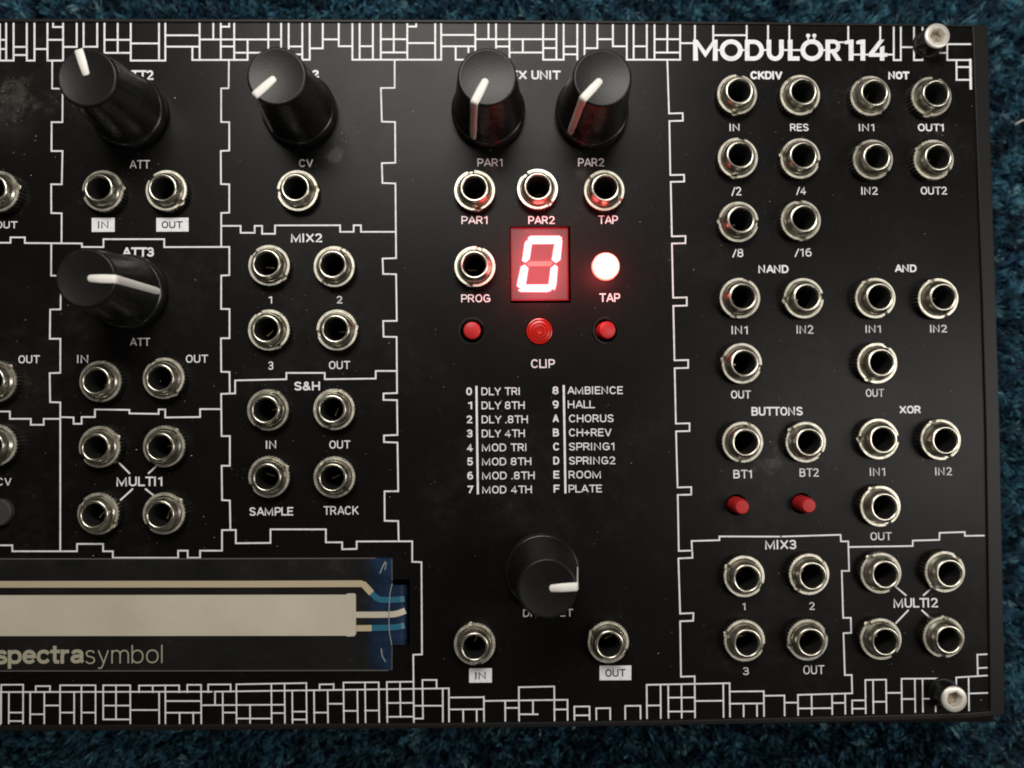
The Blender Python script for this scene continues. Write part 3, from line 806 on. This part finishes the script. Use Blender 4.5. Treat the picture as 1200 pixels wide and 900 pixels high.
for k, (d, t, x) in enumerate([('0', 'DLY TRI', 609), ('1', 'DLY 8TH', 614.8), ('2', 'DLY .8TH', 618.5), ('3', 'DLY 4TH', 615), ('4', 'MOD TRI', 616.7), ('5', 'MOD 8TH', 622.5), ('6', 'MOD .8TH', 626.5), ('7', 'MOD 4TH', 623.2)]):
    y = 454.0 + k * 16.45
    dx = 0.22 * k
    nar = 1.6 if d == '1' else 0
    text(d, 546.4 + dx + nar, 553.0 + dx, y, y + 9.2, 1.7)
    text(t, 564.2 + dx * .6, x, y, y + 9.0, 1.25)
for k, (d, t, x0, x1) in enumerate([('8', 'AMBIENCE', 665, 729.8), ('9', 'HALL', 665.4, 697), ('A', 'CHORUS', 666.8, 718.9), ('B', 'CH+REV', 666.8, 716.5), ('C', 'SPRING1', 666.9, 719.8), ('D', 'SPRING2', 667, 721), ('E', 'ROOM', 666.4, 704), ('F', 'PLATE', 666.4, 705.3)]):
    y = 452.9 + k * 16.45
    dx = 0.2 * k
    text(d, 647.4 + dx, 654.4 + dx, y, y + 9.2, 1.7)
    text(t, x0, x1, y, y + 9.0, 1.25)

# white boxes with dark lettering
for (x0, x1, yt, yb), (t, a, b, c, d) in [((107.5, 134.4, 255.4, 271.8), ('IN', 114.8, 127.2, 259.2, 267.8)), ((183.2, 221, 255.3, 271.5), ('OUT', 189.5, 214.2, 259.2, 267.6)),
                                          ((549.8, 576.4, 783.2, 800), ('IN', 556.9, 569.2, 787.5, 796)), ((702.6, 739.8, 780, 797.2), ('OUT', 709.3, 733.2, 784, 793))]:
    q = [P(x0, yb, 0), P(x1, yb - .2, 0), P(x1, yt - .2, 0), P(x0, yt, 0)]
    from_py('label_box', [(v.x, v.y, 0.012 * MM) for v in q], [(0, 1, 2, 3)], M_PRINT, plate)
    text(t, a, b, c, d, 1.5, M_BLACKTXT, 0.022)


def title():
    """geometric heavy capitals, drawn as overlapping-free polygons; y down in pixels"""
    yt, yb = 46.6, 71.2
    H = yb - yt
    wv = 5.4
    vs, fs = [], []
    zc = [0.028]

    def quad(*p):
        i = len(vs)
        z = zc[0]
        zc[0] += 0.0015
        for x, y in p:
            q = P(x, y)
            vs.append((q.x, q.y, z * MM))
        fs.append(tuple(range(i, i + len(p))))

    def ringarc(cx, cy, ro, ri, a0, a1, n=28, ry=None, ryi=None):
        ry = ry or ro
        ryi = ryi or ri
        i = len(vs)
        z = zc[0]
        zc[0] += 0.0015
        for k in range(n + 1):
            a = R(a0 + (a1 - a0) * k / n)
            for rx_, ry_ in ((ro, ry), (ri, ryi)):
                q = P(cx + rx_ * math.cos(a), cy - ry_ * math.sin(a))
                vs.append((q.x, q.y, z * MM))
        for k in range(n):
            fs.append((i + 2 * k, i + 2 * k + 2, i + 2 * k + 3, i + 2 * k + 1))
    # M
    quad((812.2, yb), (812.2, yt), (817.2, yt), (818.0, yb))
    quad((835.2, yb), (835.8, yt), (840.8, yt), (841.0, yb))
    quad((812.4, yt), (817.2, yt), (828.3, yb - 9), (826.5, yb - 3.6))
    quad((840.8, yt), (836, yt), (825.2, yb - 9), (826.5, yb - 3.6))
    cy = (yt + yb) / 2
    ringarc(856.8, cy, 13.4, 7.9, 0, 360, 40, H / 2 + .4, H / 2 - 5)
    # D
    quad((872.9, yb), (872.9, yt), (878.3, yt), (878.3, yb))
    ringarc(882.8, cy, 12.4, 7.0, -90, 90, 24, H / 2, H / 2 - 5)
    quad((878.3, yt), (882.9, yt), (882.9, yt + 5), (878.3, yt + 5))
    quad((878.3, yb - 5), (882.9, yb - 5), (882.9, yb), (878.3, yb))
    # U
    quad((898.3, yb - 10), (898.3, yt), (903.7, yt), (903.7, yb - 10))
    quad((912.9, yb - 10), (912.9, yt), (918.3, yt), (918.3, yb - 10))
    ringarc(908.3, yb - 10, 10, 4.6, 180, 360, 20, 10.3, 5.2)
    # L
    quad((923.2, yb), (923.2, yt), (928.6, yt), (928.6, yb))
    quad((928.6, yb - 5), (936.8, yb - 5), (936.8, yb), (928.6, yb))
    # O with two dots
    ringarc(951.3, cy, 13.4, 7.9, 0, 360, 40, H / 2 + .4, H / 2 - 5)
    for x in (946.9, 954.1):
        quad(*[(x + 2.5 * math.cos(R(30 * k)), 41.9 + 2.4 * math.sin(R(30 * k))) for k in range(12)])
        quad((x - .9, 43.5), (x + .9, 43.5), (x + .9, 47.0), (x - .9, 47.0))
    # R
    quad((967.2, yb), (967.2, yt), (972.6, yt), (972.6, yb))
    ringarc(976.6, yt + 7.9, 7.9, 3.2, -90, 90, 18, 7.9, 3.4)
    quad((972.6, yt), (976.7, yt), (976.7, yt + 4.5), (972.6, yt + 4.5))
    quad((972.6, yt + 11.3), (976.7, yt + 11.3), (976.7, yt + 15.8), (972.6, yt + 15.8))
    quad((973.4, yt + 14.5), (978.6, yt + 13.5), (986.3, yb), (979.8, yb))
    # 1 1 4
    for x in (994.4, 1008.2):
        quad((x, yb), (x, yt), (x + 5.6, yt), (x + 5.6, yb))
        quad((x - 4.9, yt + 5.2), (x - 4.9, yt + 2.0), (x, yt), (x, yt + 5.2))
    quad((1017.8, yb - 4.6), (1018.0, yb - 9.0), (1030.5, yt), (1036.2, yt), (1024.4, yb - 8.7))
    quad((1018.2, yb - 4.4), (1018.2, yb - 8.7), (1039.6, yb - 8.9), (1039.6, yb - 4.6))
    quad((1031.0, yb), (1031.0, yb - 15.5), (1036.2, yb - 17.5), (1036.2, yb))
    from_py('title_lettering', vs, fs, M_PRINT, plate)


title()


# ------------------------------------------------------------------ sockets
def nut_mesh():
    n = 72
    prof = [(3.78, 0.0), (3.78, 1.62), (3.66, 1.9), (3.24, 1.9), (3.17, 1.78), (3.14, 0.3), (2.7, 0.25)]

    def fn(k, i, r, z):
        if k < 2 and i % 2:
            r -= 0.17
        if k in (2, 3, 4) and (i % 36) in (0, 1, 35):
            z -= 0.75 if (i % 36) == 0 or True else 0
        if k == 1 and (i % 36) in (0, 1, 35):
            z -= 0.55
        return r, z
    vs, fs = lathe_data(prof, n, fn)
    me = bpy.data.meshes.new('nut')
    me.from_pydata(vs, [], fs)
    me.materials.append(M_NUT)
    me.materials.append(M_NUTSIDE)
    for p in me.polygons[:n]:
        p.material_index = 1
    return me


def bush_mesh():
    prof = [(2.98, -1.0)]
    z = 0.4
    while z < 2.5:
        prof += [(2.98, z), (2.84, z + 0.16)]
        z += 0.32
    prof += [(2.96, 2.62), (2.90, 2.85), (2.66, 3.3), (2.52, 3.56), (2.42, 3.65), (2.20, 3.65), (2.08, 3.55), (2.0, 3.3), (1.94, 2.9)]
    vs, fs = lathe_data(prof, 44)
    me = bpy.data.meshes.new('bushing')
    me.from_pydata(vs, [], fs)
    me.materials.append(M_BUSH)
    me.polygons.foreach_set('use_smooth', [True] * len(me.polygons))
    me.set_sharp_from_angle(angle=R(50))
    return me


def plain(name, vs, fs, m, smooth=False):
    me = bpy.data.meshes.new(name)
    me.from_pydata(vs, [], fs)
    me.materials.append(m)
    if smooth:
        me.polygons.foreach_set('use_smooth', [True] * len(me.polygons))
    return me


def boxdata(x0, y0, z0, x1, y1, z1):
    v = [(x * MM, y * MM, z * MM) for z in (z0, z1) for x, y in ((x0, y0), (x1, y0), (x1, y1), (x0, y1))]
    return v, [(0, 3, 2, 1), (4, 5, 6, 7), (0, 1, 5, 4), (1, 2, 6, 5), (2, 3, 7, 6), (3, 0, 4, 7)]


ME_NUT, ME_BUSH = nut_mesh(), bush_mesh()
ME_SLEEVE = plain('sleeve', *lathe_data([(1.94, 2.9), (1.86, 2.8), (1.80, -7.5), (0, -7.5)], 28), M_PLASTIC, True)
_v, _f = boxdata(-1.3, -0.13, -1.6, 0.1, 0.13, -1.4)
_v2, _f2 = boxdata(0.1, -0.13, -4.5, 0.3, 0.13, -1.4)
ME_CONTACT = plain('contact', _v + _v2, _f + [tuple(i + 8 for i in q) for q in _f2], M_BRASS)
ME_SHANK = None

for k, (x, y, ang) in enumerate(JACKS):
    p = P(x, y, NZ)
    p.z = 0
    j = bpy.data.objects.new('socket', ME_BUSH)
    COL.objects.link(j)
    j.parent = synth
    j.location = p
    j.rotation_euler.z = R(random.uniform(0, 360))
    nrot = R(ang) - j.rotation_euler.z
    for nm, me, rz in (('nut', ME_NUT, nrot), ('sleeve', ME_SLEEVE, 0), ('contact', ME_CONTACT, R(random.uniform(-20, 75) + (180 if random.random() < .3 else 0)) - j.rotation_euler.z)):
        c = bpy.data.objects.new(nm, me)
        COL.objects.link(c)
        c.parent = j
        c.rotation_euler.z = rz
        if nm == 'nut':
            c.rotation_euler.x = random.uniform(-.03, .03)
            c.rotation_euler.y = random.uniform(-.03, .03)
        if nm == 'contact':
            c.location.z = random.uniform(-0.0026, 0.0012)

# ------------------------------------------------------------------ knobs
CAP = [(6.18, 3.05), (5.42, 13.6), (5.22, 15.6), (5.12, 16.05), (4.92, 16.38), (4.6, 16.5)]


def knob_meshes():
    n = 64
    side = [(6.35, 0.55), (6.72, 0.75), (6.74, 1.9), (6.62, 2.5), (6.40, 2.75), (6.30, 2.8), (6.18, 3.05), (5.06, 14.6), (4.92, 15.9)]
    sk = plain('knob', *lathe_data(side, n), M_SIDE, True)
    sk.set_sharp_from_angle(angle=R(32))
    top = [(4.92, 15.9), (4.87, 16.2), (4.72, 16.42), (4.5, 16.5), (4.38, 16.46), (0, 16.38)]
    tp = plain('cap_top', *lathe_data(top, n), M_KNOB, True)
    # pointer: along the top, over the edge, down the side
    path = [(0.35, 16.50), (0.6, 16.54), (2.5, 16.56), (4.35, 16.60), (4.70, 16.56), (4.93, 16.38), (5.07, 16.0), (5.13, 15.4), (5.26, 14.0), (5.68, 9.5), (6.24, 4.0), (6.38, 2.6)]
    hw = [0.30, 0.58, 0.70, 0.70, 0.70, 0.70, 0.70, 0.70, 0.68, 0.66, 0.64, 0.5]
    vs, fs = [], []
    for (r, z), h in zip(path, hw):
        for s in (-1, -0.8, 0.8, 1):
            dz = 0 if abs(s) < 1 else -0.14
            inn = 0 if abs(s) < 1 else -0.14
            if r < 4.8:
                vs.append((r * MM, s * h * MM, (z + dz) * MM))
            else:
                rr = math.sqrt(max(r * r - (s * h) ** 2, 0.01))
                vs.append(((rr + inn) * MM, s * h * MM, z * MM))
    for k in range(len(path) - 1):
        for q in range(3):
            a = 4 * k + q
            fs.append((a, a + 4, a + 5, a + 1))
    pt = plain('pointer', vs, fs, M_POINT, True)
    return sk, tp, pt


ME_K, ME_KT, ME_KP = knob_meshes()
for lab, (x, y), ang in KNOBS + [('knob', (-140, 326), 40), ('knob', (-140, 92), 80)]:
    p = P(x, y, KTOP)
    p.z = 0
    k = bpy.data.objects.new('knob', ME_K)
    COL.objects.link(k)
    k.parent = synth
    k.location = p
    k.rotation_euler.z = R(ang)
    if lab != 'knob':
        k['label'] = lab
    for nm, me in (('cap_top', ME_KT), ('pointer', ME_KP)):
        c = bpy.data.objects.new(nm, me)
        COL.objects.link(c)
        c.parent = k

# small grey trimmer cap cut by the left edge of the frame
lathe('trimmer_cap', [(2.45, 0), (2.45, 1.0), (2.25, 1.25), (0, 1.25)], M_TRIM, synth, 40, loc=P(1, 600, 0))

# ------------------------------------------------------------------ buttons
for k, (x, y) in enumerate(FX_BTN):
    b = lathe('push_button', [(1.62, -3.0), (1.60, 0.7), (1.50, 0.98), (1.30, 1.08), (0, 1.10)], M_RED, synth, 36, loc=P(x, y, 0) + Vector((0.0001 * (1 - 2 * k) * -1, 0.0002, 0)))
    b.rotation_euler = (R(2), R(3 + 9 * k), 0)
    lathe('bezel', [(2.5, 0.0), (2.48, 0.06), (2.22, 0.07), (2.15, -0.2)], M_CASE, b, 40)
for x, y in BT_BTN:
    b = lathe('push_button', [(1.55, -3.0), (1.45, 2.2), (1.30, 3.3), (1.12, 3.55), (0, 3.6)], M_RED, synth, 36, loc=P(x, y, 0))

# ------------------------------------------------------------------ lamps on the panel
prof = []
for r, z in ((2.42, -2.0), (2.42, 0.15), (2.34, 0.34), (2.16, 0.40), (2.02, 0.24), (1.88, 0.40), (1.55, 0.46), (1.42, 0.28), (1.28, 0.46), (0.92, 0.5), (0.80, 0.32), (0.66, 0.5), (0.3, 0.5), (0, 0.40)):
    prof.append((r, z))
lathe('indicator_lamp', prof, M_REDLED, synth, 48, loc=P(*CLIP))['label'] = 'unlit red indicator with ringed lens above the word CLIP'
tap = lathe('indicator_lamp', [(2.5, -2.0), (2.5, 0.15), (2.38, 0.45), (2.0, 0.68), (1.4, 0.86), (0.7, 0.95), (0, 0.96)], M_LIT, synth, 40, loc=P(*TAP))
tap['label'] = 'round indicator glowing white-red beside the digit display'


def halo_fill(name, p, watts, parent):
    """unseen red spot added above a lit lens, imitates the halo round it"""
    l = bpy.data.lights.new(name, 'SPOT')
    l.energy, l.color, l.shadow_soft_size = watts, (1.0, 0.07, 0.085), 0.002
    l.spot_size, l.spot_blend = R(150), 1.0
    o = bpy.data.objects.new(name, l)
    COL.objects.link(o)
    o.location = p


# seven-segment display sunk in its window
def quadpx(name, pts, z, material, parent, depth=0.0):
    top = [P(x, y, z) for x, y in pts]
    if depth:
        bot = [v - Vector((0, 0, depth * MM)) for v in top]
        n = len(top)
        fs = [tuple(range(n))[::-1]] + [(i, (i + 1) % n, n + (i + 1) % n, n + i) for i in range(n)]
        return from_py(name, top + bot, fs, material, parent)
    return from_py(name, top, [tuple(range(len(top)))[::-1]], material, parent)


disp = quadpx('digit_display', [(598.5, 266.5), (665.5, 266.3), (666.2, 352), (599, 352.4)], -0.75, M_FRAME, synth, 4)
disp['label'] = 'red seven-segment display showing 0'
quadpx('display_face', [(600.3, 267.8), (663.8, 267.6), (664.3, 350.4), (600.6, 350.6)], -0.70, M_FACE, disp)
ZS = -0.62


def seg(pts, m=None):
    quadpx('segment', [(500 + u / 4, 190 + v / 4) for u, v in pts], ZS, m or M_SEG, disp, 0.06)


seg([(490, 345), (620, 345), (634, 353), (632, 366), (612, 383), (494, 384), (474, 366), (476, 352)])
seg([(470, 366), (493, 386), (483, 455), (462, 472), (447, 461), (460, 378)])
seg([(460, 480), (477, 496), (465, 572), (438, 592), (422, 580), (426, 560), (441, 490)])
seg([(438, 594), (464, 574), (570, 573), (590, 590), (582, 604), (564, 609), (440, 608), (428, 600)])
seg([(636, 366), (627, 458), (606, 473), (586, 458), (598, 388), (616, 368)])
seg([(602, 480), (615, 492), (608, 575), (600, 600), (592, 596), (571, 576), (581, 496)])
seg([(484, 465), (582, 464), (594, 475), (580, 487), (480, 488), (468, 477)], M_UNLIT)
p = P(632, 312); p.z = 0.012
halo_fill('display_halo_fill', p, 0.021, disp)  # added unseen spot for the red halo, no part of the display
p = P(*TAP); p.z = 0.010
halo_fill('indicator_halo_fill', p, 0.007, tap)  # likewise added, for the halo round the indicator


# ------------------------------------------------------------------ screws
def hex_fn(k, i, r, z):
    if k >= 4 and r > 0:
        a = (2 * math.pi * i / 36) % (math.pi / 3) - math.pi / 6
        r = r * math.cos(math.pi / 6) / math.cos(a)
    return r, z


for x, y in SCREWS:
    sc = lathe('screw', [(2.34, 0.5), (2.34, 3.3), (2.30, 3.5), (1.9, 3.5)], M_WASHER, synth, 36, loc=P(x, y))
    lathe('head_ring', [(2.30, 3.45), (2.33, 3.6), (2.22, 3.80), (2.08, 3.88), (1.50, 3.85), (1.32, 3.62), (1.30, 2.4)], M_SCREW, sc, 36, fn=hex_fn)
    sc.rotation_euler.z = R(random.uniform(0, 60))
    lathe('washer', [(2.2, 0.0), (2.7, 0.0), (2.75, 0.25), (2.6, 0.5), (2.2, 0.52)], M_WASHER, sc, 36)
    lathe('socket_floor', [(1.32, 2.5), (0.9, 2.42), (0, 2.35)], M_SOCKET, sc, 12)

# ------------------------------------------------------------------ ribbon sensor
rib = quadpx('ribbon_sensor', [(-400, 654.8), (200, 654.6), (459.6, 654), (459.8, 786), (200, 787), (-400, 787.5)], 0.30, M_FILM, synth, 0.28)
rib['label'] = 'long flat touch strip, tan bar on dark film with blue traces at its right end'
quadpx('sensor_bar', [(-395, 697.8), (0, 697.6), (405, 697), (407, 695.6), (415.5, 695.4), (417, 697), (417.2, 743), (415, 745.6), (407, 746), (405, 745), (0, 745.4), (-395, 746)], 0.42, M_TAN, rib, 0.11)


def bent_tail():
    vs, fs = [], []
    xs = [(457.5, 0.33), (463, 0.42), (469, 0.38), (474, 0.05), (477, -0.7), (478.5, -2.5)]
    for x, z in xs:
        for y in (684.5 + (x > 460) * 1.0, 756):
            vs.append(P(x, y, z))
    for k in range(len(xs) - 1):
        fs.append((2 * k, 2 * k + 1, 2 * k + 3, 2 * k + 2))
    return from_py('film_tail', vs, fs, M_NAVY, rib, True)


bent_tail()


def band(name, pts, half, m, dz=0.09):
    """a printed conductor of the strip: px centreline with heights, px half width"""
    vs, fs = [], []
    for k, (x, y, z) in enumerate(pts):
        a = pts[max(k - 1, 0)]
        b = pts[min(k + 1, len(pts) - 1)]
        dx, dy = b[0] - a[0], b[1] - a[1]
        L = math.hypot(dx, dy)
        nx, ny = -dy / L * half, dx / L * half
        vs.append(P(x + nx, y + ny, z + dz))
        vs.append(P(x - nx, y - ny, z + dz))
    for k in range(len(pts) - 1):
        fs.append((2 * k, 2 * k + 2, 2 * k + 3, 2 * k + 1))
    return from_py(name, vs, fs, m, rib)


band('trace', [(-395, 685.4, .3), (0, 684.8, .3), (300, 684.5, .3), (423, 684, .3), (426.5, 685.2, .3), (435.5, 695.2, .3)], 3.9, M_TRACE)
band('trace', [(435.5, 695.2, .32), (441, 700.6, .34), (446, 702.8, .36), (452, 703.2, .38), (463, 702.8, .46), (469, 702.4, .42), (474, 701.8, .10)], 3.5, M_BLUE)
band('trace', [(417, 720.4, .3), (440, 720.4, .34), (457, 720.2, .40), (463, 719.6, .46), (469, 718, .42), (475, 715.6, .0)], 3.6, M_TAN)
band('trace', [(417.4, 736.3, .3), (435.5, 736, .3)], 3.6, M_TRACE)
band('trace', [(435.5, 736, .32), (457, 735.4, .40), (463, 735, .46), (470, 733.8, .42), (474, 733, .10)], 3.5, M_BLUE)
# pale strips painting highlights on the clear film's rim and glints on its crumples
band('film_edge', [(-398, 655.2, .3), (200, 654.9, .3), (440, 654.2, .3)], 0.7, M_CLEAR, 0.02)
band('film_edge', [(459.2, 655, .3), (459.5, 680, .3)], 0.6, M_CLEAR, 0.02)
band('film_edge', [(-398, 786.6, .3), (200, 786.2, .3), (455, 785.6, .3)], 0.7, M_CLEAR, 0.02)
band('film_edge', [(459.4, 757, .3), (459.2, 785, .3)], 0.5, M_CLEAR, 0.02)
band('crease_glint', [(459.5, 684, .42), (457, 695, .5), (455.6, 720, .55), (456.2, 740, .52), (459, 756, .42)], 0.55, M_CREASE, 0.06)
band('crease_glint', [(451.5, 658, .4), (448.5, 664, .5), (445.2, 672, .45)], 0.75, M_CREASE, 0.06)
band('crease_glint', [(452.5, 659, .4), (451.2, 668, .5)], 0.6, M_CREASE, 0.06)
band('crease_glint', [(446.6, 760, .4), (448, 769, .5), (451.8, 775.5, .42)], 0.7, M_CREASE, 0.06)
text('spectra', -3.5, 99.8, 756, 782.6, 4.1, M_LOGO, 0.325, 'strip_lettering', rib)
text('symbol', 101.5, 191.3, 755.4, 783, 1.5, M_LOGO, 0.325, 'strip_lettering', rib)


# ------------------------------------------------------------------ dust on the panel
def dust():
    rng = random.Random(11)
    vs, fs = [], []

    def speck(x, y, r, z=0.03):
        p = P(x, y)
        n = rng.choice((3, 4, 5))
        i = len(vs)
        a0 = rng.uniform(0, 6.28)
        st = rng.uniform(0.4, 1)
        for k in range(n):
            a = a0 + 2 * math.pi * k / n
            vs.append((p.x + r * MM * math.cos(a), p.y + r * MM * math.sin(a) * st, (z + rng.uniform(0, .02)) * MM))
        vs.append((p.x, p.y, (z + r * 0.6) * MM))
        for k in range(n):
            fs.append((i + k, i + (k + 1) % n, i + n))
    for _ in range(650):
        speck(rng.uniform(0, 1140), rng.uniform(75, 800), abs(rng.gauss(0, 0.035)) + 0.018)
    for x, y, _ in JACKS:
        for _ in range(14 if x < 420 else 6):
            a = rng.uniform(0, 6.28)
            d = rng.uniform(26, 38)
            speck(x + d * math.cos(a), y + d * math.sin(a), rng.uniform(.02, .055))
    for cx, cy, n, s in ((8, 115, 30, 14), (20, 150, 14, 20), (398, 168, 12, 10), (160, 185, 14, 20), (535, 118, 6, 10), (390, 150, 6, 12)):
        for _ in range(n):
            speck(rng.gauss(cx, s), rng.gauss(cy, s), rng.uniform(.03, .08))
    for x, y, r in ((160, 527, .16), (224.5, 534, .12), (42, 159.5, .11), (205, 114.8, .13), (281.5, 136.5, .12), (400.5, 155.5, .12), (601, 57.5, .2), (975.5, 228.5, .1), (902, 236, .12), (1139, 124, .11), (1149.5, 820.5, .2), (1045, 778, .09), (1041, 778.5, .07), (1093, 787, .08), (229, 328, .09), (30, 375, .12), (325, 640, .09), (980, 549, .1)):
        speck(x, y, r)
    o = from_py('dust', vs, fs, M_DUST, synth)
    o['kind'] = 'stuff'


dust()

# ------------------------------------------------------------------ lint on the carpet
pts = []
for k in range(15):
    t = k / 14
    q = P(1190 + 22 * t, 145.5 - 6.5 * math.sin(t * 2.4) + 2 * t, -38.5)
    pts.append(q)
vs, fs = [], []
for k, q in enumerate(pts):
    for i in range(6):
        a = i * math.pi / 3
        vs.append((q.x, q.y + 0.00016 * math.cos(a), q.z + 0.00016 * math.sin(a)))
for k in range(len(pts) - 1):
    for i in range(6):
        j = (i + 1) % 6
        fs.append((6 * k + i, 6 * k + j, 6 * k + 6 + j, 6 * k + 6 + i))
li = from_py('lint_thread', vs, fs, M_LINT, None, True)
li['label'] = 'short curled white thread lying on the carpet right of the device'
li['category'] = 'thread'
